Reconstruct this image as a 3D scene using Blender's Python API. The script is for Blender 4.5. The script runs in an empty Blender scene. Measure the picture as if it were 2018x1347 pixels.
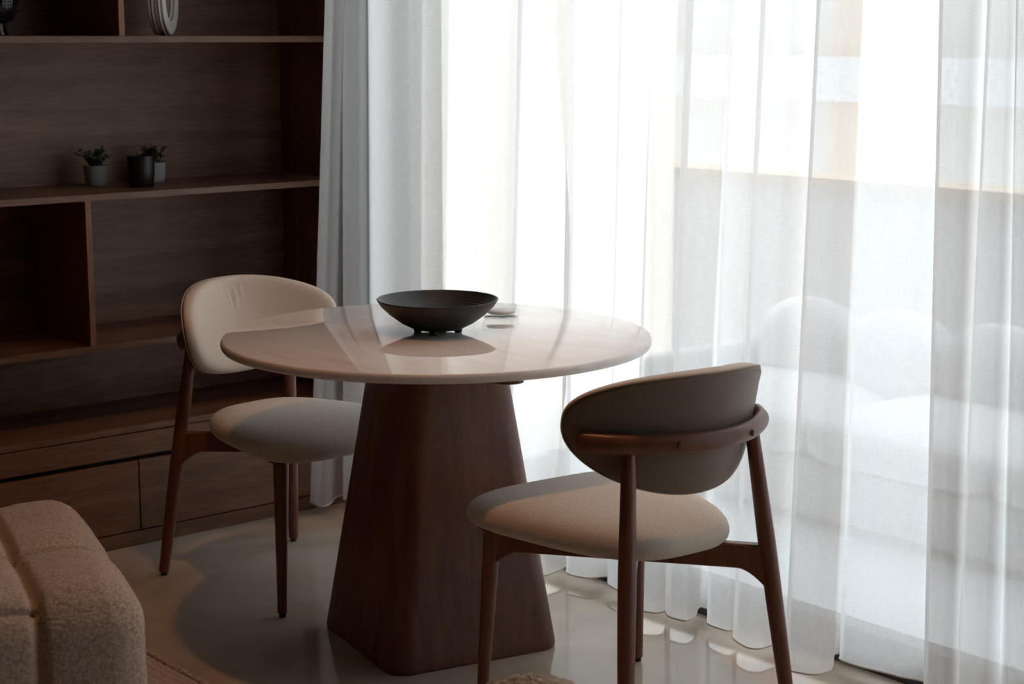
import bpy, bmesh, math, random
from mathutils import Vector, Matrix, noise

random.seed(7)
SC = bpy.context.scene
COL = SC.collection
R = math.radians

# ------------------------------------------------------------------ camera, light, exposure
cam_d = bpy.data.cameras.new('camera')
cam_d.sensor_width = 36.0
cam_d.lens = 3417.0 / 2018.0 * 36.0
cam_d.clip_start = 0.05
cam_d.dof.use_dof = True
cam_d.dof.focus_distance = 4.05
cam_d.dof.aperture_fstop = 6.3
cam = bpy.data.objects.new('camera', cam_d)
COL.objects.link(cam)
cam.location = (0.0, 0.0, 1.46)
cam.rotation_euler = (R(80.0), 0.0, R(49.5 - 90.0))
SC.camera = cam

world = bpy.data.worlds.new('daylight')
SC.world = world
world.use_nodes = True
wn = world.node_tree.nodes
wn['Background'].inputs['Color'].default_value = (0.80, 0.88, 1.0, 1)
wn['Background'].inputs['Strength'].default_value = 3.5

sun_d = bpy.data.lights.new('sun', 'SUN')
sun_d.energy = 6.0
sun_d.color = (1.0, 0.955, 0.88)
sun_d.angle = R(0.6)
sun = bpy.data.objects.new('sun', sun_d)
COL.objects.link(sun)
sun.rotation_euler = Vector((0.0, 0.75, -0.63)).to_track_quat('-Z', 'Y').to_euler()

down_d = bpy.data.lights.new('ceiling_downlight', 'SPOT')
down_d.energy = 30.0
down_d.color = (1.0, 0.43, 0.14)
down_d.spot_size = R(92)
down_d.spot_blend = 0.55
down_d.shadow_soft_size = 0.035
down = bpy.data.objects.new('ceiling_downlight', down_d)
COL.objects.link(down)
down.location = (2.10, 2.87, 2.60)

vs = SC.view_settings
vs.view_transform = 'Standard'
vs.look = 'None'
vs.exposure = 0.0
vs.gamma = 1.0
vs.use_curve_mapping = False
SC.cycles.use_denoising = True
SC.cycles.max_bounces = 14
SC.cycles.diffuse_bounces = 6
SC.cycles.glossy_bounces = 5
SC.cycles.transmission_bounces = 10
SC.cycles.transparent_max_bounces = 24
SC.cycles.sample_clamp_indirect = 6.0
SC.cycles.caustics_reflective = False
SC.cycles.caustics_refractive = False


# ------------------------------------------------------------------ object helpers
def tag(o, label=None, cat=None, group=None, kind=None):
    if label: o['label'] = label
    if cat: o['category'] = cat
    if group: o['group'] = group
    if kind: o['kind'] = kind
    return o


def empty(name, loc=(0, 0, 0), rz=0.0):
    o = bpy.data.objects.new(name, None)
    COL.objects.link(o)
    o.location = loc
    o.rotation_euler = (0, 0, rz)
    o.empty_display_size = 0.1
    return o


class MB:
    """Collects geometry for one mesh object."""

    def __init__(s):
        s.v, s.f = [], []

    def add(s, vs_, fs_):
        n = len(s.v)
        s.v += [tuple(p) for p in vs_]
        s.f += [tuple(i + n for i in f) for f in fs_]
        return s

    def box(s, x0, x1, y0, y1, z0, z1):
        vs_ = [(x, y, z) for z in (z0, z1) for y in (y0, y1) for x in (x0, x1)]
        return s.add(vs_, [(0, 2, 3, 1), (4, 5, 7, 6), (0, 1, 5, 4), (2, 6, 7, 3), (0, 4, 6, 2), (1, 3, 7, 5)])

    def rings(s, rings, cap0=True, cap1=True):
        n = len(rings[0])
        vs_ = [p for r_ in rings for p in r_]
        fs_ = []
        for i in range(len(rings) - 1):
            for j in range(n):
                k = (j + 1) % n
                fs_.append((i * n + j, i * n + k, (i + 1) * n + k, (i + 1) * n + j))
        if cap0: fs_.append(tuple(range(n - 1, -1, -1)))
        if cap1: fs_.append(tuple((len(rings) - 1) * n + j for j in range(n)))
        return s.add(vs_, fs_)

    def lathe(s, prof, n=64, c=(0, 0, 0)):
        rr = [[(c[0] + r_ * math.cos(2 * math.pi * j / n), c[1] + r_ * math.sin(2 * math.pi * j / n), c[2] + z)
               for j in range(n)] for r_, z in prof]
        return s.rings(rr)

    def tube(s, pts, radii, n=20, flat=1.0, closed=False):
        """Sweep a circle (flat<1 squashes it sideways) along pts."""
        pts = [Vector(p) for p in pts]
        m = len(pts)
        if not hasattr(radii, '__len__'): radii = [radii] * m
        rr = []
        for i, p in enumerate(pts):
            if closed:
                t = (pts[(i + 1) % m] - pts[i - 1]).normalized()
            else:
                t = (pts[min(i + 1, m - 1)] - pts[max(i - 1, 0)]).normalized()
            up = Vector((0, 0, 1)) if abs(t.z) < 0.95 else Vector((0, 1, 0))
            a = t.cross(up).normalized()
            b = a.cross(t).normalized()
            rr.append([p + a * (math.cos(2 * math.pi * j / n) * radii[i] * flat) + b * (math.sin(2 * math.pi * j / n) * radii[i])
                       for j in range(n)])
        if closed:
            rr.append(rr[0])
            return s.rings(rr, False, False)
        return s.rings(rr)

    def build(s, name, mat, parent=None, smooth=True, bevel=0.0, seg=2, sub=0, auto=None):
        me = bpy.data.meshes.new(name)
        me.from_pydata(s.v, [], s.f)
        bm = bmesh.new()
        bm.from_mesh(me)
        bmesh.ops.remove_doubles(bm, verts=bm.verts, dist=1e-6)
        bmesh.ops.recalc_face_normals(bm, faces=bm.faces)
        bm.to_mesh(me)
        bm.free()
        me.materials.append(mat)
        for p in me.polygons: p.use_smooth = smooth
        if smooth and auto is not None:
            me.set_sharp_from_angle(angle=R(auto))
        o = bpy.data.objects.new(name, me)
        COL.objects.link(o)
        if parent: o.parent = parent
        if bevel:
            b = o.modifiers.new('bevel', 'BEVEL')
            b.width = bevel
            b.segments = seg
            b.limit_method = 'ANGLE'
            b.angle_limit = R(40)
            me.set_sharp_from_angle(angle=R(60)) if smooth else None
        if sub:
            m = o.modifiers.new('sub', 'SUBSURF')
            m.levels = m.render_levels = sub
        return o


def copy_tree(o, parent=None):
    c = o.copy()
    COL.objects.link(c)
    if parent: c.parent = parent
    for ch in list(o.children):
        copy_tree(ch, c)
    return c


# ------------------------------------------------------------------ materials
def newmat(name):
    m = bpy.data.materials.new(name)
    m.use_nodes = True
    nt = m.node_tree
    return m, nt, nt.nodes['Principled BSDF']


def nd(nt, t, **kw):
    n = nt.nodes.new(t)
    for k, v in kw.items():
        setattr(n, k, v)
    return n


def ramp(nt, stops):
    n = nt.nodes.new('ShaderNodeValToRGB')
    els = n.color_ramp.elements
    while len(els) > 1: els.remove(els[-1])
    els[0].position, els[0].color = stops[0][0], (*stops[0][1], 1)
    for p, c in stops[1:]:
        e = els.new(p)
        e.color = (*c, 1)
    return n


def coords(nt, scale=(1, 1, 1), rot=(0, 0, 0), kind='Object'):
    tc = nd(nt, 'ShaderNodeTexCoord')
    mp = nd(nt, 'ShaderNodeMapping')
    mp.inputs['Scale'].default_value = scale
    mp.inputs['Rotation'].default_value = rot
    nt.links.new(tc.outputs[kind], mp.inputs['Vector'])
    return mp


def add_bump(nt, b, h, strength, dist=0.01):
    bp = nd(nt, 'ShaderNodeBump')
    bp.inputs['Strength'].default_value = strength
    bp.inputs['Distance'].default_value = dist
    nt.links.new(h, bp.inputs['Height'])
    nt.links.new(bp.outputs['Normal'], b.inputs['Normal'])


def plain(name, col, rough=0.5, metal=0.0, spec=0.5, var=0.06, scale=40):
    m, nt, b = newmat(name)
    mp = coords(nt)
    n = nd(nt, 'ShaderNodeTexNoise')
    n.inputs['Scale'].default_value = scale
    n.inputs['Detail'].default_value = 4
    nt.links.new(mp.outputs['Vector'], n.inputs['Vector'])
    c0 = tuple(max(0, c * (1 - var)) for c in col)
    c1 = tuple(min(1, c * (1 + var)) for c in col)
    r_ = ramp(nt, [(0.3, c0), (0.7, c1)])
    nt.links.new(n.outputs['Fac'], r_.inputs['Fac'])
    nt.links.new(r_.outputs['Color'], b.inputs['Base Color'])
    b.inputs['Roughness'].default_value = rough
    b.inputs['Metallic'].default_value = metal
    b.inputs['Specular IOR Level'].default_value = spec
    return m


def wood(name, dark, light, axis='x', rough=0.42, grain=1.0, bump=0.05, rings=True):
    """Straight-grained wood; axis = direction the grain runs."""
    m, nt, b = newmat(name)
    st = {'x': (0.9, 9, 9), 'y': (9, 0.9, 9), 'z': (9, 9, 0.9)}[axis]
    mp = coords(nt, tuple(s * grain for s in st))
    n1 = nd(nt, 'ShaderNodeTexNoise')
    n1.inputs['Scale'].default_value = 1.0
    n1.inputs['Detail'].default_value = 6
    n1.inputs['Distortion'].default_value = 0.8
    nt.links.new(mp.outputs['Vector'], n1.inputs['Vector'])
    mp2 = coords(nt, tuple(s * 14 * grain for s in st))
    n2 = nd(nt, 'ShaderNodeTexNoise')
    n2.inputs['Scale'].default_value = 1.0
    n2.inputs['Detail'].default_value = 3
    nt.links.new(mp2.outputs['Vector'], n2.inputs['Vector'])
    mx = nd(nt, 'ShaderNodeMix')
    mx.data_type = 'FLOAT'
    mx.inputs['Factor'].default_value = 0.35
    nt.links.new(n1.outputs['Fac'], mx.inputs['A'])
    nt.links.new(n2.outputs['Fac'], mx.inputs['B'])
    r_ = ramp(nt, [(0.30, dark), (0.5, tuple((a + c) / 2 for a, c in zip(dark, light))), (0.68, light)])
    nt.links.new(mx.outputs['Result'], r_.inputs['Fac'])
    nt.links.new(r_.outputs['Color'], b.inputs['Base Color'])
    b.inputs['Roughness'].default_value = rough
    add_bump(nt, b, n2.outputs['Fac'], bump, 0.004)
    return m


def fabric(name, c0, c1, scale, bump, rough=0.9, dist=0.003, voro=False, aniso=None):
    m, nt, b = newmat(name)
    mp = coords(nt, aniso or (1, 1, 1))
    if voro:
        t = nd(nt, 'ShaderNodeTexVoronoi')
        t.inputs['Scale'].default_value = scale
        t.inputs['Randomness'].default_value = 1.0
        nt.links.new(mp.outputs['Vector'], t.inputs['Vector'])
        h = t.outputs['Distance']
    else:
        t = nd(nt, 'ShaderNodeTexNoise')
        t.inputs['Scale'].default_value = scale
        t.inputs['Detail'].default_value = 3
        nt.links.new(mp.outputs['Vector'], t.inputs['Vector'])
        h = t.outputs['Fac']
    r_ = ramp(nt, [(0.25, c0), (0.75, c1)] if not voro else [(0.0, c1), (0.75, c0)])
    nt.links.new(h, r_.inputs['Fac'])
    nt.links.new(r_.outputs['Color'], b.inputs['Base Color'])
    b.inputs['Roughness'].default_value = rough
    b.inputs['Specular IOR Level'].default_value = 0.2
    b.inputs['Sheen Weight'].default_value = 0.15
    add_bump(nt, b, h, -bump if voro else bump, dist)
    return m


def marble_table():
    m, nt, b = newmat('polished_marble')
    mp = coords(nt, (5.0, 1.1, 1), (0, 0, R(-38)))
    n = nd(nt, 'ShaderNodeTexNoise')
    n.inputs['Scale'].default_value = 2.2
    n.inputs['Detail'].default_value = 8
    n.inputs['Distortion'].default_value = 1.4
    nt.links.new(mp.outputs['Vector'], n.inputs['Vector'])
    r_ = ramp(nt, [(0.25, (0.70, 0.63, 0.60)), (0.42, (0.79, 0.74, 0.71)), (0.55, (0.82, 0.77, 0.74)), (0.8, (0.85, 0.81, 0.78))])
    nt.links.new(n.outputs['Fac'], r_.inputs['Fac'])
    nt.links.new(r_.outputs['Color'], b.inputs['Base Color'])
    b.inputs['Roughness'].default_value = 0.025
    b.inputs['IOR'].default_value = 1.75
    return m


def floor_mat():
    m, nt, b = newmat('polished_floor_tile')
    mp = coords(nt, (1, 1, 1))
    n = nd(nt, 'ShaderNodeTexNoise')
    n.inputs['Scale'].default_value = 2.6
    n.inputs['Detail'].default_value = 9
    n.inputs['Distortion'].default_value = 1.2
    nt.links.new(mp.outputs['Vector'], n.inputs['Vector'])
    r_ = ramp(nt, [(0.25, (0.43, 0.345, 0.27)), (0.5, (0.54, 0.445, 0.36)), (0.75, (0.61, 0.52, 0.43))])
    nt.links.new(n.outputs['Fac'], r_.inputs['Fac'])
    br = nd(nt, 'ShaderNodeTexBrick')
    br.offset = 0.0
    br.inputs['Color1'].default_value = (1, 1, 1, 1)
    br.inputs['Color2'].default_value = (0.97, 0.97, 0.97, 1)
    br.inputs['Mortar'].default_value = (0.84, 0.82, 0.80, 1)
    br.inputs['Scale'].default_value = 1.0
    br.inputs['Mortar Size'].default_value = 0.0012
    br.inputs['Brick Width'].default_value = 0.8
    br.inputs['Row Height'].default_value = 0.8
    nt.links.new(mp.outputs['Vector'], br.inputs['Vector'])
    mx = nd(nt, 'ShaderNodeMix')
    mx.data_type = 'RGBA'
    mx.blend_type = 'MULTIPLY'
    mx.inputs['Factor'].default_value = 1.0
    nt.links.new(r_.outputs['Color'], mx.inputs['A'])
    nt.links.new(br.outputs['Color'], mx.inputs['B'])
    nt.links.new(mx.outputs['Result'], b.inputs['Base Color'])
    n2 = nd(nt, 'ShaderNodeTexNoise')
    n2.inputs['Scale'].default_value = 9
    n2.inputs['Detail'].default_value = 5
    nt.links.new(mp.outputs['Vector'], n2.inputs['Vector'])
    mr = nd(nt, 'ShaderNodeMapRange')
    mr.inputs['To Min'].default_value = 0.05
    mr.inputs['To Max'].default_value = 0.16
    nt.links.new(n2.outputs['Fac'], mr.inputs['Value'])
    nt.links.new(mr.outputs['Result'], b.inputs['Roughness'])
    return m


def sheer_mat(name='sheer_voile', clear=0.215, tint=(0.96, 0.955, 0.945)):
    m = bpy.data.materials.new(name)
    m.use_nodes = True
    nt = m.node_tree
    nt.nodes.clear()
    out = nd(nt, 'ShaderNodeOutputMaterial')
    tc = nd(nt, 'ShaderNodeTexCoord')

    def nz(sc, detail=2):
        mp = nd(nt, 'ShaderNodeMapping')
        mp.inputs['Scale'].default_value = sc
        nt.links.new(tc.outputs['UV'], mp.inputs['Vector'])
        n = nd(nt, 'ShaderNodeTexNoise')
        n.inputs['Scale'].default_value = 1.0
        n.inputs['Detail'].default_value = detail
        nt.links.new(mp.outputs['Vector'], n.inputs['Vector'])
        return n.outputs['Fac']
    v1 = nz((700, 28, 1))     # upright slubs
    v2 = nz((36, 620, 1))     # cross slubs
    ad = nd(nt, 'ShaderNodeMath', operation='ADD')
    nt.links.new(v1, ad.inputs[0])
    nt.links.new(v2, ad.inputs[1])
    mr = nd(nt, 'ShaderNodeMapRange')
    mr.inputs['From Min'].default_value = 0.75
    mr.inputs['From Max'].default_value = 1.25
    mr.inputs['To Min'].default_value = clear - 0.06
    mr.inputs['To Max'].default_value = clear + 0.06
    nt.links.new(ad.outputs[0], mr.inputs['Value'])
    tr = nd(nt, 'ShaderNodeBsdfTransparent')
    tl = nd(nt, 'ShaderNodeBsdfTranslucent')
    tl.inputs['Color'].default_value = (*tint, 1)
    df = nd(nt, 'ShaderNodeBsdfDiffuse')
    df.inputs['Color'].default_value = (*tint, 1)
    m1 = nd(nt, 'ShaderNodeMixShader')
    m1.inputs['Fac'].default_value = 0.28
    nt.links.new(tl.outputs[0], m1.inputs[1])
    nt.links.new(df.outputs[0], m1.inputs[2])
    m2 = nd(nt, 'ShaderNodeMixShader')
    nt.links.new(mr.outputs['Result'], m2.inputs['Fac'])
    nt.links.new(m1.outputs[0], m2.inputs[1])
    nt.links.new(tr.outputs[0], m2.inputs[2])
    nt.links.new(m2.outputs[0], out.inputs['Surface'])
    return m


def pane_mat():
    m = bpy.data.materials.new('window_glass')
    m.use_nodes = True
    nt = m.node_tree
    nt.nodes.clear()
    out = nd(nt, 'ShaderNodeOutputMaterial')
    tr = nd(nt, 'ShaderNodeBsdfTransparent')
    tr.inputs['Color'].default_value = (0.95, 0.97, 0.97, 1)
    gl = nd(nt, 'ShaderNodeBsdfGlossy')
    gl.inputs['Roughness'].default_value = 0.02
    fr = nd(nt, 'ShaderNodeFresnel')
    fr.inputs['IOR'].default_value = 1.35
    mx = nd(nt, 'ShaderNodeMixShader')
    ge = nd(nt, 'ShaderNodeNewGeometry')
    iv = nd(nt, 'ShaderNodeMath', operation='SUBTRACT')
    iv.inputs[0].default_value = 1.0
    nt.links.new(ge.outputs['Backfacing'], iv.inputs[1])
    ml = nd(nt, 'ShaderNodeMath', operation='MULTIPLY')
    nt.links.new(fr.outputs[0], ml.inputs[0])
    nt.links.new(iv.outputs[0], ml.inputs[1])
    nt.links.new(ml.outputs[0], mx.inputs['Fac'])
    nt.links.new(tr.outputs[0], mx.inputs[1])
    nt.links.new(gl.outputs[0], mx.inputs[2])
    nt.links.new(mx.outputs[0], out.inputs['Surface'])
    return m


def clear_glass():
    m = pane_mat()
    m.name = 'clear_ashtray_glass'
    for n_ in m.node_tree.nodes:
        if n_.type == 'FRESNEL': n_.inputs['IOR'].default_value = 1.5
        if n_.type == 'BSDF_TRANSPARENT': n_.inputs['Color'].default_value = (0.96, 0.97, 0.97, 1)
    return m


M = {}
M['floor'] = floor_mat()
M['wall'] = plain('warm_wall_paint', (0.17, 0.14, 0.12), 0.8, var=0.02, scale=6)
M['pier'] = plain('pale_wall_paint', (0.46, 0.42, 0.38), 0.8, var=0.02, scale=6)
M['ceiling'] = plain('ceiling_paint', (0.26, 0.24, 0.22), 0.85, var=0.02, scale=6)
M['walnut_x'] = wood('walnut_grain_across', (0.070, 0.029, 0.016), (0.285, 0.135, 0.076), 'x')
M['walnut_z'] = wood('walnut_grain_upright', (0.14, 0.056, 0.029), (0.30, 0.135, 0.074), 'z')
M['recess'] = plain('dark_recess', (0.012, 0.010, 0.009), 0.7)
M['ash_brown'] = wood('brown_stained_ash', (0.115, 0.036, 0.018), (0.20, 0.072, 0.038), 'z', rough=0.38, grain=2.0)
M['table_wood'] = wood('table_base_veneer', (0.090, 0.032, 0.018), (0.20, 0.082, 0.050), 'z', rough=0.42, grain=2.4, bump=0.08)
M['marble'] = marble_table()
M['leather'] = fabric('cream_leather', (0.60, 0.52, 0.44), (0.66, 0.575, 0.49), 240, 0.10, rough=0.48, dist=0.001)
M['leather_back'] = fabric('darker_back_leather', (0.185, 0.134, 0.100), (0.220, 0.162, 0.122), 240, 0.10, rough=0.5, dist=0.001)  # rear of the backrest, coloured darker than its cream front
M['leather_seam'] = plain('tan_piping', (0.42, 0.32, 0.23), 0.6)
M['linen'] = fabric('linen_seat_cloth', (0.56, 0.50, 0.43), (0.76, 0.69, 0.605), 380, 0.6, dist=0.0016, aniso=(1, 0.35, 1))
M['boucle'] = fabric('beige_boucle', (0.37, 0.275, 0.205), (0.63, 0.49, 0.395), 175, 1.0, dist=0.010, voro=True)
M['shag'] = fabric('beige_teddy_fleece', (0.22, 0.16, 0.11), (0.48, 0.39, 0.30), 60, 0.8, dist=0.008)
M['rug'] = fabric('woven_rug', (0.46, 0.35, 0.31), (0.72, 0.58, 0.53), 130, 0.9, dist=0.006, voro=True)
M['bowl'] = plain('black_turned_wood', (0.010, 0.0095, 0.0095), 0.45, var=0.3, scale=30)
M['glass'] = clear_glass()
M['white_ash'] = plain('frosted_white_glass', (0.75, 0.75, 0.76), 0.4)
M['black_metal'] = plain('dark_bracket_metal', (0.03, 0.03, 0.035), 0.4, metal=0.6)
M['glide'] = plain('black_rubber_glide', (0.012, 0.012, 0.012), 0.6)
M['pot'] = plain('grey_ceramic', (0.36, 0.37, 0.37), 0.55)
M['cup'] = plain('matt_black_ceramic', (0.012, 0.012, 0.013), 0.38)
M['soil'] = plain('dark_soil', (0.02, 0.014, 0.01), 0.95, scale=150, var=0.4)
M['leaf'] = plain('dark_green_leaf', (0.050, 0.095, 0.040), 0.45, var=0.35, scale=60)
M['leaf2'] = plain('olive_green_leaf', (0.105, 0.125, 0.036), 0.45, var=0.35, scale=60)
M['stem'] = plain('brown_stem', (0.05, 0.035, 0.02), 0.7)
M['vase_white'] = plain('off_white_ceramic', (0.80, 0.77, 0.72), 0.55, var=0.03)
M['vase_black'] = plain('black_glass', (0.006, 0.006, 0.007), 0.10)
M['sheer'] = sheer_mat()
M['hem'] = plain('overlocked_hem_thread', (0.66, 0.60, 0.50), 0.9)
M['pane'] = pane_mat()
M['frame'] = plain('dark_grey_aluminium', (0.040, 0.047, 0.052), 0.45)
M['white_out'] = plain('white_render', (0.80, 0.77, 0.72), 0.85, var=0.03, scale=5)
M['terrace'] = plain('pale_terrace_tile', (0.66, 0.68, 0.70), 0.6, var=0.04, scale=3)
M['parapet'] = plain('light_grey_render', (0.72, 0.73, 0.75), 0.85, var=0.03, scale=5)
M['cap'] = plain('sand_stone_cap', (0.62, 0.50, 0.36), 0.8)
M['ochre'] = plain('ochre_render', (0.78, 0.60, 0.44), 0.85, var=0.04, scale=5)
M['sand'] = plain('sand_render', (0.80, 0.75, 0.68), 0.85, var=0.04, scale=5)
M['cushion'] = fabric('white_outdoor_canvas', (0.74, 0.75, 0.77), (0.82, 0.82, 0.83), 200, 0.1)
M['wicker'] = plain('pale_grey_frame', (0.55, 0.55, 0.56), 0.7)

# ------------------------------------------------------------------ the room shell
XW = 3.135           # inner face of the window frame
YB = 4.412           # front plane of the wall unit
ZC = 2.65            # ceiling


def struct(name, mb, mat, label=None, **kw):
    o = mb.build(name, mat, smooth=False, **kw)
    o['kind'] = 'structure'
    return o


struct('floor', MB().box(-3.2, 3.24, -4.0, 4.95, -0.10, 0.0), M['floor'])
struct('ceiling', MB().box(-3.2, 3.40, -4.0, 4.95, ZC, ZC + 0.12), M['ceiling'])
struct('wall_back', MB().box(-3.2, 3.40, 4.80, 4.95, 0.0, ZC), M['pier'])
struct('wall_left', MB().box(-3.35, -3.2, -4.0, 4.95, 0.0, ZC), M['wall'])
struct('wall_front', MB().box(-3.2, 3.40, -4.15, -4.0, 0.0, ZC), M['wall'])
wr = MB().box(XW, 3.40, 4.32, 4.80, 0.0, ZC)          # pier beside the wall unit
wr.box(XW, 3.40, -4.0, -1.2, 0.0, ZC)
wr.box(XW, 3.40, -1.2, 4.32, 2.50, ZC)
struct('wall_right', wr, M['pier'])

win = empty('window_1', (XW, 1.56, 0.0))
win['kind'] = 'structure'
fm = MB()
fm.box(0.0, 0.10, -2.76, 2.76, 0.0, 0.045)
fm.box(0.03, 0.09, -2.76, 2.76, 0.045, 0.082)
fm.box(0.0, 0.10, -2.76, 2.76, 2.44, 2.50)
for yy in (-2.76, 2.71):
    fm.box(0.0, 0.10, yy, yy + 0.05, 0.0, 2.50)
fm.build('window_frame', M['frame'], win, smooth=False, bevel=0.003)
MB().box(0.055, 0.061, -2.71, 2.71, 0.082, 2.44).build('window_pane', M['pane'], win, smooth=False)

# ------------------------------------------------------------------ outside
struct('terrace_floor', MB().box(3.24, 5.60, -3.0, 5.3, -0.12, -0.02), M['terrace'])
struct('terrace_side_wall', MB().box(3.40, 5.20, 5.05, 5.20, -0.02, 3.2), M['white_out'])
struct('sun_block_slab', MB().box(3.40, 5.0, -1.5, 1.0, 2.78, 2.95), M['white_out'])  # unseen slab added overhead to keep the sun off the sofa and terrace
pp = struct('terrace_parapet', MB().box(5.30, 5.45, -3.0, 5.3, -0.02, 0.885), M['parapet'])
struct('parapet_cap', MB().box(5.26, 5.49, -3.0, 5.3, 0.885, 0.92), M['cap'])

fac = empty('neighbouring_building', (9.2, 4.0, -3.0))
tag(fac, 'pale sunlit building beyond the terrace, seen through the sheer curtain', 'building')
MB().box(0.0, 3.0, -11, 9, 0.0, 9.5).build('wall', M['sand'], fac, smooth=False)
for k, z in enumerate((2.6, 4.05, 5.5, 7.0)):
    MB().box(-0.35, 0.0, -11, 9, z, z + 0.28).build('balcony_slab', M['white_out'], fac, smooth=False)
for y in (-5.2, -2.6, 0.2, 2.9):
    MB().box(-0.22, 0.0, y, y + 0.42, 0.0, 9.5).build('pillar', M['ochre'], fac, smooth=False)


def rbox(sx, sy, sz, r, n=10, puff=0.0, c=(0, 0, 0), fn=None):
    """Rounded, slightly puffed box centred on c (half sizes sx, sy, sz)."""
    mb = MB()
    vsl, fcs, idx = [], [], {}

    def key(i, j, k):
        if (i, j, k) in idx: return idx[(i, j, k)]
        p = Vector(((i / n * 2 - 1) * sx, (j / n * 2 - 1) * sy, (k / n * 2 - 1) * sz))
        q = Vector((max(-sx + r, min(sx - r, p.x)), max(-sy + r, min(sy - r, p.y)), max(-sz + r, min(sz - r, p.z))))
        d = p - q
        if d.length > 1e-9: p = q + d.normalized() * min(d.length, r) if d.length > r else q + d
        u = 1 - (p.x / sx) ** 2
        v = 1 - (p.y / sy) ** 2
        w = 1 - (p.z / sz) ** 2
        if puff:
            p = Vector((p.x * (1 + puff * max(0, v * w) * 0.5 / max(sx, 1e-3)), p.y * (1 + puff * max(0, u * w) * 0.5 / max(sy, 1e-3)),
                        p.z * (1 + puff * max(0, u * v) / max(sz, 1e-3))))
        if fn: p = fn(p)
        idx[(i, j, k)] = len(vsl)
        vsl.append(p + Vector(c))
        return idx[(i, j, k)]
    for a in range(n):
        for b in range(n):
            fcs.append((key(a, b, 0), key(a, b + 1, 0), key(a + 1, b + 1, 0), key(a + 1, b, 0)))
            fcs.append((key(a, b, n), key(a + 1, b, n), key(a + 1, b + 1, n), key(a, b + 1, n)))
            fcs.append((key(a, 0, b), key(a + 1, 0, b), key(a + 1, 0, b + 1), key(a, 0, b + 1)))
            fcs.append((key(a, n, b), key(a, n, b + 1), key(a + 1, n, b + 1), key(a + 1, n, b)))
            fcs.append((key(0, a, b), key(0, a, b + 1), key(0, a + 1, b + 1), key(0, a + 1, b)))
            fcs.append((key(n, a, b), key(n, a + 1, b), key(n, a + 1, b + 1), key(n, a, b + 1)))
    mb.add(vsl, fcs)
    return mb


sofa = empty('outdoor_sofa', (4.45, 3.05, -0.02))
tag(sofa, 'low white outdoor sofa on the terrace, faint behind the curtain', 'sofa')
rbox(0.42, 1.0, 0.09, 0.04, c=(0, 0, 0.11)).build('frame', M['wicker'], sofa)
for y in (-0.66, 0.0, 0.66):
    rbox(0.38, 0.325, 0.075, 0.06, puff=0.03, c=(-0.04, y, 0.265)).build('seat_cushion', M['cushion'], sofa, sub=1)
for y in (-0.76, -0.38, 0.0, 0.38, 0.76):
    rbox(0.11, 0.185, 0.13, 0.09, puff=0.05, c=(0.16, y, 0.42)).build('back_cushion', M['cushion'], sofa, sub=1)
for y in (-0.98, 0.98):
    rbox(0.40, 0.05, 0.17, 0.03, c=(0, y, 0.26)).build('armrest', M['wicker'], sofa)

# ------------------------------------------------------------------ wall unit
XL, XR = 0.55, 3.09
bc = empty('bookcase', (1.82, YB, 0.0))
tag(bc, 'tall dark walnut open bookcase built along the back wall', 'bookcase')
bc_shift = Vector((-1.82, -YB, 0.0))


def wbox(name, x0, x1, y0, y1, z0, z1, mat, parent, org, bev=0.0012):
    return MB().box(x0 - org[0], x1 - org[0], y0 - org[1], y1 - org[1], z0 - org[2], z1 - org[2]).build(name, mat, parent, smooth=False, bevel=bev)


ob = (1.82, YB, 0.0)
YK = 4.765
wbox('back_panel', XL, XR, YK, 4.795, 0.356, ZC - 0.01, M['walnut_x'], bc, ob)
for z0 in (1.442, 1.009, 0.583):
    wbox('shelf', XL, XR, YB, YK, z0, z0 + 0.0185, M['walnut_x'], bc, ob)
wbox('shelf', XL, XR, YB, YK, 2.05, 2.0685, M['walnut_x'], bc, ob)
wbox('side_panel', XR, XR + 0.03, YB, 4.795, 0.356, ZC - 0.01, M['walnut_z'], bc, ob)
wbox('side_panel', XL - 0.03, XL, YB, 4.795, 0.356, ZC - 0.01, M['walnut_z'], bc, ob)
wbox('divider', 2.2135, 2.2315, YB, YK, 0.6015, 1.009, M['walnut_z'], bc, ob)
wbox('divider', 2.3385, 2.3565, YB, YK, 1.4605, 2.05, M['walnut_z'], bc, ob)
wbox('divider', 1.20, 1.218, YB, YK, 1.4605, 2.05, M['walnut_z'], bc, ob)

bcab = empty('base_cabinet', (1.82, YB, 0.0))
tag(bcab, 'low walnut drawer cabinet on the floor under the bookcase shelves', 'cabinet')
wbox('body', XL, XR, YB + 0.024, 4.795, 0.04, 0.336, M['recess'], bcab, ob)
wbox('top_panel', XL - 0.02, XR + 0.02, YB, 4.795, 0.337, 0.355, M['walnut_x'], bcab, ob)
wbox('fascia', XL, XR, YB + 0.001, YB + 0.022, 0.266, 0.334, M['walnut_x'], bcab, ob)
for x0, x1 in ((0.56, 1.452), (1.456, 2.346), (2.350, 3.09)):
    wbox('drawer_front', x0, x1, YB + 0.001, YB + 0.022, 0.046, 0.252, M['walnut_x'], bcab, ob)
wbox('plinth', XL, XR, YB, YB + 0.03, 0.0, 0.042, M['walnut_x'], bcab, ob)


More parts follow.
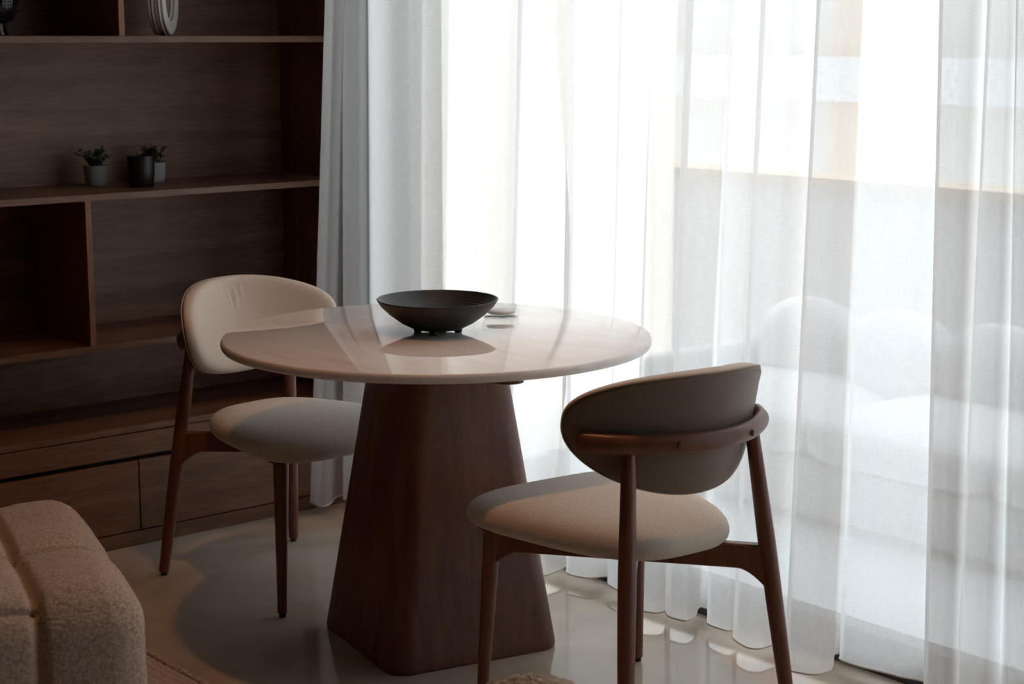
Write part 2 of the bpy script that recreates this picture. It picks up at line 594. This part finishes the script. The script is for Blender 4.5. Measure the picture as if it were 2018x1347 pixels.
# ------------------------------------------------------------------ shelf ornaments
def planter(name, x, y, z, r0, r1, h, mat_leaf, label, seed, spread=0.05, up=0.06):
    rnd = random.Random(seed)
    t = empty(name, (x, y, z))
    tag(t, label, 'plant pot', 'small potted plants on the middle shelf')
    mb = MB()
    n, rows = 72, 40
    rings = []
    rings.append([(0.6 * r0 * math.cos(2 * math.pi * j / n), 0.6 * r0 * math.sin(2 * math.pi * j / n), 0.0) for j in range(n)])
    for i in range(rows + 1):
        f = i / rows
        ring = []
        for j in range(n):
            a = 2 * math.pi * j / n
            rr = r0 + (r1 - r0) * f
            if f < 0.08: rr -= (0.08 - f) * 0.05
            if 0.06 < f < 0.95:
                d = abs(math.sin(9 * a + f * 22)) * abs(math.sin(9 * a - f * 22))
                rr += 0.0016 * d - 0.0006
            ring.append((rr * math.cos(a), rr * math.sin(a), h * f))
        rings.append(ring)
    for rr, zz in ((r1 - 0.004, h), (r1 - 0.006, h - 0.008), (0.001, h - 0.0085)):
        rings.append([(rr * math.cos(2 * math.pi * j / n), rr * math.sin(2 * math.pi * j / n), zz) for j in range(n)])
    mb.rings(rings).build('pot', M['pot'], t)
    MB().lathe([(0.001, h - 0.006), (r1 - 0.0065, h - 0.006), (r1 - 0.0065, h - 0.009)], 32).build('soil', M['soil'], t)
    st, lf = MB(), MB()
    for k in range(22):
        a = rnd.uniform(0, 2 * math.pi)
        d = rnd.uniform(0.2, 1) * spread
        hh = up * rnd.uniform(0.55, 1.0) * (1.0 - 0.35 * d / spread)
        base = Vector((0.25 * d * math.cos(a), 0.25 * d * math.sin(a), h - 0.008))
        tip = Vector((d * math.cos(a), d * math.sin(a), h + hh))
        mid = (base + tip) / 2 + Vector((-0.15 * d * math.cos(a), -0.15 * d * math.sin(a), 0.006))
        pts = [base, mid, tip]
        st.tube(pts, [0.0010, 0.0009, 0.0006], 6)
        for q in range(9):
            f = 0.2 + 0.8 * q / 8
            p = base.lerp(mid, f * 2) if f < 0.5 else mid.lerp(tip, f * 2 - 1)
            dr = Vector((rnd.uniform(-1, 1), rnd.uniform(-1, 1), rnd.uniform(-0.1, 0.9))).normalized()
            L = rnd.uniform(0.012, 0.019)
            w = L * 0.33
            sd = dr.cross(Vector((0, 0, 1))).normalized()
            nn = sd.cross(dr).normalized()
            vsl = [p, p + dr * L * 0.3 + sd * w * 0.8 + nn * 0.0008, p + dr * L * 0.65 + sd * w, p + dr * L, p + dr * L * 0.65 - sd * w,
                   p + dr * L * 0.3 - sd * w * 0.8 + nn * 0.0008, p + dr * L * 0.5 - nn * 0.0012]
            lf.add(vsl, [(0, 1, 6), (1, 2, 6), (2, 3, 6), (3, 4, 6), (4, 5, 6), (5, 0, 6)])
    st.build('stem', M['stem'], t)
    lf.build('foliage', mat_leaf, t)
    return t


ZS = 1.0275
planter('potted_plant', 2.378, 4.66, ZS, 0.031, 0.037, 0.060, M['leaf'],
        'small dark green plant in a grey dimpled pot, left of the black cup', 3, 0.062, 0.058)
planter('potted_plant', 2.570, 4.668, ZS, 0.031, 0.037, 0.060, M['leaf2'],
        'small olive green plant in a grey dimpled pot, half hidden behind the black cup', 11, 0.052, 0.058)
cup = MB().lathe([(0.001, 0.0), (0.033, 0.0), (0.0355, 0.002), (0.0385, 0.045), (0.039, 0.089), (0.0385, 0.0915), (0.037, 0.0915), (0.0362, 0.089),
                  (0.033, 0.008), (0.001, 0.006)], 72).build('cup', M['cup'])
cup.location = (2.462, 4.545, ZS)
tag(cup, 'plain matt black straight cup on the middle shelf between the plants', 'cup')

# ribbed ring vase
rv = empty('ring_vase', (2.570, 4.575, 1.4605))
rv.rotation_euler = (0, 0, R(48))
tag(rv, 'off-white ribbed ceramic ring vase on the top shelf', 'vase')
mb = MB()
n, m = 120, 110
rings = []
Rm = 0.084
for i in range(n):
    a = 2 * math.pi * i / n
    ring = []
    for j in range(m):
        b = 2 * math.pi * j / m
        w, dpt = 0.0165, 0.022            # radial half, axial half
        cx, sx = math.cos(b), math.sin(b)
        e = 0.5
        rr = Rm + w * math.copysign(abs(cx) ** e, cx)
        ax = dpt * math.copysign(abs(sx) ** e, sx)
        rib = 0.0060 * abs(math.sin(math.pi * 2.5 * (ax / dpt + 1)))
        rr += rib * cx
        ax += rib * sx
        ring.append((rr * math.cos(a), ax, Rm + 0.0165 + 0.0062 + rr * math.sin(a)))
    rings.append(ring)
rings.append(rings[0])
mb.rings(rings, False, False).build('body', M['vase_white'], rv)
MB().lathe([(0.001, 0.206), (0.014, 0.206), (0.016, 0.232), (0.013, 0.234), (0.010, 0.218), (0.001, 0.216)], 32).build('neck', M['vase_white'], rv)

# black hobnail goblet vase
bv = empty('goblet_vase', (2.047, 4.56, 1.4605))
tag(bv, 'black beaded glass goblet vase at the left end of the top shelf', 'vase')
MB().lathe([(0.001, 0), (0.032, 0), (0.033, 0.004), (0.027, 0.012), (0.025, 0.028), (0.028, 0.034)], 48).build('foot', M['vase_black'], bv)
prof = [(0.026, 0.032), (0.045, 0.042), (0.058, 0.062), (0.064, 0.09), (0.063, 0.125), (0.056, 0.155), (0.045, 0.175), (0.042, 0.19), (0.040, 0.19), (0.04, 0.17),
        (0.05, 0.12), (0.04, 0.06), (0.001, 0.045)]
MB().lathe(prof, 56).build('bowl', M['vase_black'], bv)
bd = MB()


def bead(mb, p, nrm, r):
    nrm = nrm.normalized()
    a = nrm.orthogonal().normalized()
    b = nrm.cross(a)
    vsl = [p + nrm * r * 0.8]
    for rr, hh in ((0.7, 0.55), (1.0, 0.0)):
        for j in range(6):
            t_ = j * math.pi / 3
            vsl.append(p + (a * math.cos(t_) + b * math.sin(t_)) * r * rr + nrm * r * hh)
    fs_ = [(0, 1 + j, 1 + (j + 1) % 6) for j in range(6)] + [(1 + j, 7 + j, 7 + (j + 1) % 6, 1 + (j + 1) % 6) for j in range(6)]
    mb.add(vsl, fs_)


for row in range(13):
    f = row / 12
    z = 0.045 + f * 0.11
    for a_, b_ in zip(prof[:7], prof[1:7]):
        if a_[1] <= z <= b_[1]:
            rr = a_[0] + (b_[0] - a_[0]) * (z - a_[1]) / (b_[1] - a_[1])
            break
    cnt = max(10, int(rr * 2 * math.pi / 0.0085))
    for j in range(cnt):
        a = 2 * math.pi * (j + 0.5 * (row % 2)) / cnt
        bead(bd, Vector((rr * math.cos(a), rr * math.sin(a), z)), Vector((math.cos(a), math.sin(a), (z - 0.1) * -4 if z < 0.09 else 0)), 0.0026)
bd.build('beading', M['vase_black'], bv)

# ------------------------------------------------------------------ table
TX, TY, TZ = 2.53, 3.24, 0.756
tb = empty('dining_table', (TX, TY, 0.0))
tag(tb, 'round pale marble table on a tapered brown wood pedestal', 'table')
RT, TT = 0.515, 0.022
MB().lathe([(0.001, TZ - TT), (RT - 0.008, TZ - TT), (RT - 0.003, TZ - TT + 0.0015), (RT - 0.0005, TZ - TT + 0.006), (RT, TZ - TT * 0.5),
            (RT - 0.0005, TZ - 0.006), (RT - 0.003, TZ - 0.0015), (RT - 0.007, TZ), (0.001, TZ)], 200).build('tabletop', M['marble'], tb)


def rsq(half, r, n=10):
    pts = []
    for q, (sx, sy) in enumerate(((1, 1), (-1, 1), (-1, -1), (1, -1))):
        for j in range(n + 1):
            a = math.pi / 2 * (q + j / n)
            pts.append((sx * (half - r) + r * math.cos(a), sy * (half - r) + r * math.sin(a)))
    return pts


rings = []
for f in [0, 0.006, 0.012] + [0.05 * k for k in range(1, 21)]:
    z = f * (TZ - TT - 0.001)
    half = 0.226 - (0.226 - 0.134) * f - (0.003 if f == 0 else 0.001 if f == 0.006 else 0)
    rr = 0.052 + 0.012 * f
    rings.append([(x, y, z) for x, y in rsq(half, rr)])
pb = MB().rings(rings).build('pedestal', M['table_wood'], tb)
pb.rotation_euler = (0, 0, R(-12.5))
sb = MB()
for ang in (0, 90):
    c, s_ = math.cos(R(ang)), math.sin(R(ang))
    rings = []
    for zz, k in ((TZ - TT - 0.0150, 0.97), (TZ - TT - 0.0125, 1.0), (TZ - TT - 0.003, 1.0), (TZ - TT - 0.0005, 0.99)):
        pts = []
        L, w = 0.484 * k, 0.034 * k
        for j in range(13):
            a = -math.pi / 2 + math.pi * j / 12
            pts.append((L - w + w * math.cos(a), w * math.sin(a)))
        for j in range(13):
            a = math.pi / 2 + math.pi * j / 12
            pts.append((-L + w + w * math.cos(a), w * math.sin(a)))
        rings.append([(x * c - y * s_, x * s_ + y * c, zz + (0.0002 if ang else 0)) for x, y in pts])
    bm_ = MB().rings(rings).build('support_beam', M['table_wood'], tb, auto=40)
    bm_.rotation_euler = (0, 0, R(-18))

# bowl
bw = empty('bowl', (2.550, 3.262, TZ))
tag(bw, 'wide shallow black turned bowl on small feet in the middle of the table', 'bowl')
prof = [(0.001, 0.0055), (0.040, 0.006), (0.060, 0.0095), (0.088, 0.0235), (0.116, 0.044), (0.137, 0.064), (0.1455, 0.077), (0.147, 0.080), (0.1455, 0.0815),
        (0.1425, 0.080), (0.134, 0.067)]
inner = []
for k in range(60):
    f = k / 59
    r_ = 0.134 * (1 - f) + 0.001
    z = 0.016 + 0.051 * (r_ / 0.134) ** 2 + 0.0013 * math.sin(k * 1.9) * (0.5 + 0.5 * math.sin(k * 0.37))
    inner.append((r_, z))
MB().lathe(prof + inner[1:], 128).build('body', M['bowl'], bw)
for k in range(4):
    a = R(40 + 90 * k)
    MB().lathe([(0.001, 0.0), (0.008, 0.0), (0.0095, 0.002), (0.0105, 0.009), (0.001, 0.011)], 20,
               (0.050 * math.cos(a), 0.050 * math.sin(a), 0)).build('foot', M['bowl'], bw)

# ashtray
at = empty('ashtray', (2.812, 3.335, TZ))
tag(at, 'round clear glass ashtray on the table behind the black bowl', 'ashtray')
mb = MB()
n = 96
prof = [(0.001, 0.0), (0.043, 0.0), (0.046, 0.003), (0.0475, 0.012), (0.0465, 0.027), (0.045, 0.031), (0.042, 0.0315), (0.0395, 0.029), (0.037, 0.014), (0.033, 0.0095), (0.001, 0.009)]
rings = []
for r_, z in prof:
    ring = []
    for j in range(n):
        a = 2 * math.pi * j / n
        dz = 0.0
        if z > 0.02:
            for k in range(3):
                d = (a - R(30 + 120 * k) + math.pi) % (2 * math.pi) - math.pi
                dz -= 0.008 * math.exp(-(d / 0.14) ** 2)
        ring.append((r_ * math.cos(a), r_ * math.sin(a), z + dz))
    rings.append(ring)
mb.rings(rings).build('body', M['glass'], at)
MB().lathe([(0.001, 0.0098), (0.033, 0.0102), (0.036, 0.0125), (0.034, 0.017), (0.001, 0.0165)], 48).build('base_disc', M['white_ash'], at)


# ------------------------------------------------------------------ chairs
def sgnpow(v, e): return math.copysign(abs(v) ** e, v)


def make_chair(label):
    t = empty('dining_chair')
    tag(t, label, 'chair', 'chairs at the round table')
    # legs
    foot = lambda s: Vector((s * 0.228, -0.278, 0.011))
    rtop = lambda s: Vector((s * 0.165, -0.201, 0.657))
    for s in (1, -1):
        a, b = foot(s), rtop(s)
        pts, rad = [], []
        for k in range(17):
            f = k / 16
            pts.append(a.lerp(b, f))
            rad.append(0.0140 + 0.0050 * math.sin(math.pi * min(1, f / 0.62) * 0.5) - (0.0045 * max(0, (f - 0.62) / 0.38)))
        l_ = MB().tube(pts, rad, 24).build('leg', M['ash_brown'], t, auto=50)
        MB().lathe([(0.001, 0), (0.0085, 0), (0.009, 0.002), (0.009, 0.012)], 20, (a.x, a.y, 0)).build('glide', M['glide'], l_)
        a, b = Vector((s * 0.223, 0.232, 0.011)), Vector((s * 0.2045, 0.217, 0.404))
        pts = [a.lerp(b, k / 10) for k in range(11)]
        l_ = MB().tube(pts, [0.0125 + 0.0075 * (k / 10) for k in range(11)], 24).build('leg', M['ash_brown'], t, auto=50)
        MB().lathe([(0.001, 0), (0.0085, 0), (0.009, 0.002), (0.009, 0.012)], 20, (a.x, a.y, 0)).build('glide', M['glide'], l_)
        rbox(0.024, 0.022, 0.005, 0.002, 4, c=(s * 0.2045, 0.217, 0.4045)).build('bracket', M['black_metal'], t)
    # crossed rails under the seat, with gussets at the legs
    for s in (1, -1):
        A, B = Vector((s * 0.188, -0.231, 0)), Vector((-s * 0.2045, 0.217, 0))
        L = (B - A).length
        d = (B - A).normalized()
        nx = Vector((d.y, -d.x, 0))
        lift = 0.0 if s > 0 else 0.0004
        rings = []
        for k in range(81):
            f = k / 80 * L
            e = min(f, L - f)
            g = max(0.0, 1 - e / 0.060)
            low = 0.352 - 0.038 * g ** 1.7 + lift
            p = A + d * f
            hw, top_ = 0.0130, 0.405 + lift
            rings.append([p + nx * o_ + Vector((0, 0, z)) for (o_, z) in (
                (-hw, low + 0.003), (-hw + 0.003, low), (hw - 0.003, low), (hw, low + 0.003), (hw, top_ - 0.003), (hw - 0.003, top_), (-hw + 0.003, top_), (-hw, top_ - 0.003))])
        MB().rings(rings).build('cross_rail', M['ash_brown'], t, auto=35)
    # seat
    def seat_ring(k, z, n=96):
        ring = []
        for j in range(n):
            a = 2 * math.pi * j / n
            c, s_ = math.cos(a), math.sin(a)
            e = 3.6 if s_ > 0 else 3.2
            yl = (0.270 if s_ > 0 else 0.272) * sgnpow(s_, 2 / e)
            y = 0.056 + yl * k
            x = 0.230 * (1 + 1.0 * (yl)) * sgnpow(c, 2 / e) * k
            ring.append((x, y, z))
        return ring
    prof_ = [(0.02, 0.402), (0.60, 0.402), (0.84, 0.4025), (0.91, 0.405), (0.96, 0.411), (0.99, 0.419), (1.0, 0.428), (0.997, 0.436), (0.983, 0.4455), (0.95, 0.455),
             (0.89, 0.4635), (0.79, 0.471), (0.65, 0.4765), (0.45, 0.480), (0.22, 0.482), (0.02, 0.4825)]
    MB().rings([seat_ring(k, z) for k, z in prof_]).build('seat', M['linen'], t)
    MB().rings([seat_ring(k, z) for k, z in ((0.6, 0.396), (0.72, 0.397), (0.72, 0.4035), (0.6, 0.4035))]).build('seat_board', M['ash_brown'], t, auto=40)
    # backrest
    y0, kk, a0, zc, bt, bbm, tilt, pt, pbm = -0.246, 2.36, 0.2545, 0.709, 0.097, 0.162, 0.22, 2.4, 2.06

    def edge(ang, k):
        c, s_ = math.cos(ang), math.sin(ang)
        e = pt if s_ > 0 else pbm
        w = 0.5 + 0.5 * math.tanh(s_ * 5)
        e = pbm + (pt - pbm) * w
        return a0 * k * sgnpow(c, 2 / e), zc + k * (bt if s_ > 0 else bbm) * sgnpow(s_, 2 / e)

    def surf(x, z, off):
        n_ = Vector((-2 * kk * x, 1, tilt)).normalized()
        return Vector((x, y0 + kk * x * x - tilt * (z - 0.68), z)) + n_ * off

    def crease(x, z):
        d = 0.0
        for (cx, sl, w, dep, zt) in ((0.012, 0.10, 0.0045, 0.0042, 0.76), (-0.014, 0.16, 0.0045, 0.0036, 0.775), (-0.036, 0.25, 0.004, 0.0026, 0.785), (0.036, 0.05, 0.005, 0.002, 0.78)):
            xx = x - (cx + sl * (z - 0.78))
            d += 1.7 * dep * math.exp(-(xx / w) ** 2) * math.exp(-((z - zt) / 0.035) ** 2)
        return d
    n = 128
    rings = []
    back = [(0.02, -0.014), (0.25, -0.014), (0.5, -0.0138), (0.75, -0.0132), (0.9, -0.0125), (0.965, -0.0115), (0.985, -0.009)]
    front = [(1.0, -0.004), (1.006, 0.001), (1.008, 0.007), (1.004, 0.013), (0.994, 0.0185), (0.977, 0.023), (0.95, 0.0265), (0.91, 0.0295), (0.85, 0.0315), (0.78, 0.0325),
             (0.70, 0.033), (0.62, 0.033), (0.54, 0.033), (0.45, 0.033), (0.36, 0.033), (0.27, 0.033), (0.18, 0.033), (0.08, 0.033), (0.02, 0.033)]
    for k, off in front:
        ring = []
        for j in range(n):
            x, z = edge(2 * math.pi * j / n, k)
            o_ = off - (crease(x, z) if off > 0.012 else 0)
            ring.append(surf(x, z, o_))
        rings.append(ring)
    for kq in (0.9, 0.7, 0.5, 0.3, 0.15, 0.02):
        rings.insert(0, [surf(*edge(2 * math.pi * j / n, kq), -0.006) for j in range(n)])
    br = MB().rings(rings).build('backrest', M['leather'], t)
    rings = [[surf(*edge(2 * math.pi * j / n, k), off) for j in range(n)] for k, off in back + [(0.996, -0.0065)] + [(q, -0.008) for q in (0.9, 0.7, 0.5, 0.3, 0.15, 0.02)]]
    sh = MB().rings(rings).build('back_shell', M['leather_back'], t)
    sh['label'] = 'leather back of the backrest, darker than the front'
    pts = []
    for j in range(160):
        x, z = edge(2 * math.pi * j / 160, 0.997)
        pts.append(surf(x, z, -0.0085))
    MB().tube(pts, 0.0016, 8, closed=True).build('piping', M['leather_seam'], br)
    stt = MB()
    for j in range(12, 117):
        x, z = edge(math.pi * j / 128, 0.93)
        x2, z2 = edge(math.pi * (j + 0.55) / 128, 0.93)
        stt.tube([surf(x, z, -0.0127), surf(x2, z2, -0.0127)], 0.0006, 6)
    stt.build('stitching', M['leather_seam'], br)
    # bent back rail
    pts, rad = [], []
    XE = 0.240
    for k in range(61):
        f = k / 60 * 2 - 1
        x = XE * math.sin(f * math.pi / 2 * 0.94) / math.sin(math.pi / 2 * 0.94)
        y = -0.280 + 2.15 * x * x - 0.0 + (0.0 if abs(x) < 0.2 else 0.6 * (abs(x) - 0.2))
        z = 0.667
        pts.append((x, y, z))
        e = 1 - abs(f)
        rad.append(0.0205 * math.sqrt(max(0.02, 1 - max(0, 1 - e / 0.13) ** 2)))
    MB().tube(pts, rad, 24, flat=0.78).build('back_rail', M['ash_brown'], t)
    for x in (0.09, -0.09):
        y = -0.280 + 2.15 * x * x
        nrm = Vector((-2 * 2.15 * x, 1, 0)).normalized()
        p = Vector((x, y, 0.667)) - nrm * 0.0125
        q = p - nrm * 0.0085
        MB().tube([p, p.lerp(q, 0.8), q], [0.0070, 0.0070, 0.0052], 20).build('screw_cap', M['ash_brown'], t, auto=40)
    return t


ch = make_chair('cream leather backed wooden chair standing in front of the bookcase')
ch.location = (2.507, 3.858, 0)
ch.rotation_euler = (0, 0, R(-84.3 - 90))
c2 = copy_tree(ch)
c2['label'] = 'wooden chair seen from behind, near the sheer curtain, its seat tucked under the table edge'
c2.location = (2.533, 2.581, 0)
c2.rotation_euler = (0, 0, R(84.8 - 90))

# ------------------------------------------------------------------ curtain
CAMO = Vector((0, 0, 1.46))
TH, PSI = R(10), R(49.5)
Fh = Vector((math.cos(PSI), math.sin(PSI), 0))
Rt = Vector((math.sin(PSI), -math.cos(PSI), 0))


def wall_y(px, x, z):
    """Where along the window wall a fold at depth x stands, read off the photo column px at height z."""
    k = (px - 1009.0) / 3417.0
    # (X*R - k*(X*f3)) = 0 ; solve for y
    z_ = z - 1.46
    ct, st_ = math.cos(TH), math.sin(TH)
    a = Rt.x - k * ct * Fh.x
    b = Rt.y - k * ct * Fh.y
    c = -k * (-st_) * z_
    return -(a * x + c) / b


# (column at the top of the photo, column at the hem, depth of the fold)
FOLDS = [
    (640, 611, 2.955), (658, 632, 2.945), (674, 651, 2.975), (682, 662, 3.085), (687, 678, 3.090), (689, 692, 3.02), (706, 710, 3.035), (724, 729, 3.095),
    (750, 755, 3.055), (778, 782, 2.995), (808, 810, 3.04), (838, 836, 3.095), (846, 842, 2.985), (868, 860, 3.02), (888, 874, 3.085), (925, 915, 3.06),
    (962, 955, 2.985), (1000, 985, 3.03), (1030, 1004, 3.09), (1036, 1012, 2.985), (1064, 1040, 3.005), (1092, 1068, 2.99), (1116, 1098, 3.035), (1134, 1121, 3.095),
    (1138, 1131, 3.045), (1180, 1160, 3.060), (1226, 1196, 3.105), (1236, 1214, 3.06), (1262, 1235, 3.045), (1284, 1256, 3.085), (1300, 1258, 3.04), (1312, 1262, 2.985),
    (1336, 1292, 3.000), (1358, 1319, 3.045), (1368, 1319, 3.085), (1366, 1324, 3.035), (1376, 1332, 3.005), (1405, 1350, 3.010), (1436, 1368, 3.045), (1442, 1378, 3.105),
    (1448, 1398, 3.110), (1454, 1408, 3.035), (1484, 1432, 3.025), (1510, 1453, 3.055), (1514, 1458, 3.01), (1524, 1470, 2.990), (1560, 1498, 3.005), (1598, 1532, 3.055),
    (1618, 1556, 3.075), (1626, 1561, 2.965), (1660, 1600, 2.972), (1695, 1637, 3.020), (1702, 1644, 3.10), (1714, 1662, 3.118), (1722, 1670, 3.080),
    (1765, 1712, 3.083), (1808, 1772, 3.098), (1858, 1826, 3.115), (1866, 1833, 2.965), (1880, 1850, 2.940), (1915, 1868, 2.965), (1938, 1880, 3.06), (1955, 1888, 3.085),
    (1962, 1898, 2.985), (1990, 1935, 2.975), (2008, 1965, 3.075), (2018, 1998, 2.955), (2050, 2035, 2.985), (2080, 2065, 3.09), (2100, 2088, 2.96),
]
ZH0, ZT0 = 0.030, 1.55
bot, top = [], []
px_ = None
for p0, p1, x in FOLDS:
    if px_ and px_ - x > 0.03:          # the fabric doubles back where a deep fold meets the next ridge
        p0, p1 = p0 - 14, p1 - 14
    px_ = x
    x = 3.035 + (x - 3.035) * 1.25 if x < 3.035 else x
    for lst, pp_, zz in ((bot, p1, ZH0), (top, p0, ZT0)):
        xx = x
        while wall_y(pp_, xx, zz) > YB - 0.022: xx -= 0.002      # the folds hang clear of the wall unit
        lst.append(Vector((xx, wall_y(pp_, xx, zz), 0)))
yb, yt = bot[-1].y, top[-1].y
k = 0
while yb > -1.35:
    w = (0.050, 0.065, 0.045, 0.070)[k % 4]
    yb -= w
    yt -= w * 0.99
    x = (3.05, 3.09, 3.02, 2.965)[k % 4]
    bot.append(Vector((x, yb, 0)))
    top.append(Vector((x, yt, 0)))
    k += 1


def catmull(P, steps):
    out = []
    n = len(P)
    for i in range(n - 1):
        p0, p1, p2, p3 = P[max(0, i - 1)], P[i], P[i + 1], P[min(n - 1, i + 2)]
        for s in range(steps):
            t_ = s / steps
            # centripetal-like tension keeps tight folds from looping
            m1 = (p2 - p0) * 0.42
            m2 = (p3 - p1) * 0.42
            L = (p2 - p1).length
            if m1.length > L * 1.1: m1 *= L * 1.1 / m1.length
            if m2.length > L * 1.1: m2 *= L * 1.1 / m2.length
            h00 = 2 * t_ ** 3 - 3 * t_ ** 2 + 1
            h10 = t_ ** 3 - 2 * t_ ** 2 + t_
            h01 = -2 * t_ ** 3 + 3 * t_ ** 2
            h11 = t_ ** 3 - t_ ** 2
            out.append(p1 * h00 + m1 * h10 + p2 * h01 + m2 * h11)
    out.append(P[-1])
    return out


B_, T_ = catmull(bot, 7), catmull(top, 7)
arc = [0.0]
for i in range(1, len(B_)): arc.append(arc[-1] + (B_[i] - B_[i - 1]).length)
zs = [0.030, 0.033, 0.05, 0.09] + [0.16 + 0.0935 * k for k in range(27)]
zs = [z for z in zs if z < ZC - 0.02] + [ZC - 0.001]
vsl, fcs, uv = [], [], []
NW = len(B_)
for z in zs:
    f = (z - ZH0) / (ZT0 - ZH0)
    for i in range(NW):
        p = B_[i].lerp(T_[i], f)
        wob = 0.004 * noise.noise(Vector((arc[i] * 5, z * 1.6, 3.1)))
        hz = z + (0.006 * noise.noise(Vector((arc[i] * 9, 0, 7))) if z < 0.06 else 0)
        qx, qy = p.x + wob, p.y + wob
        dy = abs(qy - TY)
        if dy < RT + 0.014 and 0.1 < z < 1.5:       # the table rim presses the cloth towards the glass
            need = TX + math.sqrt((RT + 0.014) ** 2 - dy * dy)
            wz = min(1.0, max(0.0, (z - 0.1) / 0.5), max(0.0, (1.5 - z) / 0.6))
            wz = wz * wz * (3 - 2 * wz)
            if qx < need: qx += (need - qx) * wz
        vsl.append((qx, qy, hz))
for r_ in range(len(zs) - 1):
    for i in range(NW - 1):
        fcs.append((r_ * NW + i, r_ * NW + i + 1, (r_ + 1) * NW + i + 1, (r_ + 1) * NW + i))
me = bpy.data.meshes.new('curtain')
me.from_pydata(vsl, [], fcs)
ul = me.uv_layers.new(name='UVMap')
for lp in me.loops:
    r_, i = divmod(lp.vertex_index, NW)
    ul.data[lp.index].uv = (arc[i], zs[r_])
for p in me.polygons: p.use_smooth = True
me.materials.append(M['sheer'])
cur = empty('sheer_curtain', (0, 0, 0))
tag(cur, 'floor-length white sheer curtain hanging in folds across the window', 'curtain')
cl = bpy.data.objects.new('cloth', me)
COL.objects.link(cl)
cl.parent = cur
MB().tube([vsl[i] for i in range(NW)], 0.0022, 6).build('hem', M['hem'], cur)

# ------------------------------------------------------------------ rug, ottoman, pouf in the foreground
rug = empty('rug', (1.20, 2.30, 0.0))
tag(rug, 'thick pinkish beige woven rug under the boucle ottoman', 'rug')


def grid_mesh(x0, x1, y0, y1, nx, ny, fn):
    v_ = [fn(x0 + (x1 - x0) * i / nx, y0 + (y1 - y0) * j / ny, i, j) for j in range(ny + 1) for i in range(nx + 1)]
    f_ = [(j * (nx + 1) + i, j * (nx + 1) + i + 1, (j + 1) * (nx + 1) + i + 1, (j + 1) * (nx + 1) + i) for j in range(ny) for i in range(nx)]
    return MB().add(v_, f_)


def rugfn(x, y, i, j):
    ed = min(x + 1.2, 0.70 - x, y + 2.0, 1.42 - y)
    h = 0.014 * min(1, max(0, ed) / 0.012)
    rib = 0.0035 * abs(math.sin(x * 150)) * abs(math.sin(y * 120 + 1.2 * math.sin(x * 75)))
    return (x + 0.002 * noise.noise(Vector((x * 80, y * 80, 0))), y, max(0.001, h + (rib if ed > 0.01 else 0)))


grid_mesh(-1.2, 0.70, -2.0, 1.42, 300, 300, rugfn).build('pile', M['rug'], rug)
mb = MB()
rr_ = random.Random(4)
y = -1.98
while y < 1.41:
    L = rr_.uniform(0.008, 0.022)
    p = Vector((0.695, y, 0.010))
    mb.tube([p, p + Vector((L * 0.5, rr_.uniform(-.003, .003), 0.004)), p + Vector((L, rr_.uniform(-.006, .006), -0.004))], [0.004, 0.0045, 0.003], 6)
    y += rr_.uniform(0.008, 0.014)
mb.build('fringe', M['rug'], rug)

# ottoman: a big rounded block of channelled boucle panels
OH, OHX, OHY, ORAD = 0.43, 0.44, 0.3925, 0.085
ou = Vector((0.957, -0.290))
ot = empty('ottoman', (0, 0, 0.0178), math.atan2(ou.y, ou.x))
tag(ot, 'chunky beige boucle ottoman with stitched panels, standing on the rug', 'ottoman')
cross = Vector((1.414, 3.185))
ovx = Vector((-ou.y, ou.x))
cen = cross + ou * (0.198 - OHX) + ovx * 0.0475
ot.location = (cen.x, cen.y, 0.0178)
SEAM = OHX - 0.204


def ott(p):
    p = Vector((p.x, p.y, max(p.z, -OH / 2)))
    q = p.copy()
    z = p.z + OH / 2
    wz = max(0.0, min(1.0, (z - 0.02) / 0.1))

    def groove(d, w): return math.exp(-(d / w) ** 2)
    up = max(0.0, min(1.0, (z - 0.20) / 0.08))
    g = 0.0
    g += groove(p.x - SEAM, 0.011) * 0.020
    g += groove(p.x - SEAM, 0.05) * 0.010
    g += groove(p.x + SEAM, 0.011) * 0.020
    g += groove(p.y + 0.0475, 0.011) * 0.018 * (1 if abs(p.y) < OHY - 0.01 else 0)
    g += groove(p.y + 0.0475, 0.05) * 0.010
    if p.x < SEAM:
        g += groove(z - 0.408, 0.009) * 0.016
    n_ = Vector((p.x / OHX, p.y / OHY, (p.z) / (OH / 2)))
    n_ = Vector((sgnpow(n_.x, 7), sgnpow(n_.y, 7), sgnpow(n_.z, 7)))
    if n_.length < 1e-4: return q
    n_.normalize()
    if n_.z < -0.3: return q
    fz = 0.0016 * noise.noise(p * 260) + 0.0012 * noise.noise(p * 130) + 0.004 * noise.noise(p * 7)
    return q - n_ * (g - fz)


rbox(OHX, OHY, OH / 2, ORAD, 170, puff=0.016, c=(0, 0, OH / 2), fn=ott).build('body', M['boucle'], ot)

pf = empty('pouf', (1.793, 2.046, 0.0177))
tag(pf, 'fuzzy beige domed pouf whose top just shows at the bottom edge', 'pouf')
mb = MB()
n = 160
rings = []
Rp, Hp = 0.235, 0.396
for k in range(91):
    a = math.pi / 2 * k / 90
    f = k / 90
    if f < 0.2:
        r_, z = Rp * (0.86 + 0.14 * math.sin(f / 0.2 * math.pi / 2)), 0.05 * f / 0.2
    else:
        b = (f - 0.2) / 0.8 * math.pi / 2
        r_, z = Rp * max(0.004, math.cos(b)), 0.05 + (Hp - 0.05) * math.sin(b)
    ring = []
    for j in range(n):
        t_ = 2 * math.pi * j / n
        p = Vector((r_ * math.cos(t_), r_ * math.sin(t_), z))
        d = 0.004 * noise.noise(p * 90) + 0.003 * noise.noise(p * 190)
        ring.append((p.x * (1 + d / Rp), p.y * (1 + d / Rp), max(0, p.z + (d if f > 0.2 else 0))))
    rings.append(ring)
mb.rings(rings).build('body', M['shag'], pf)
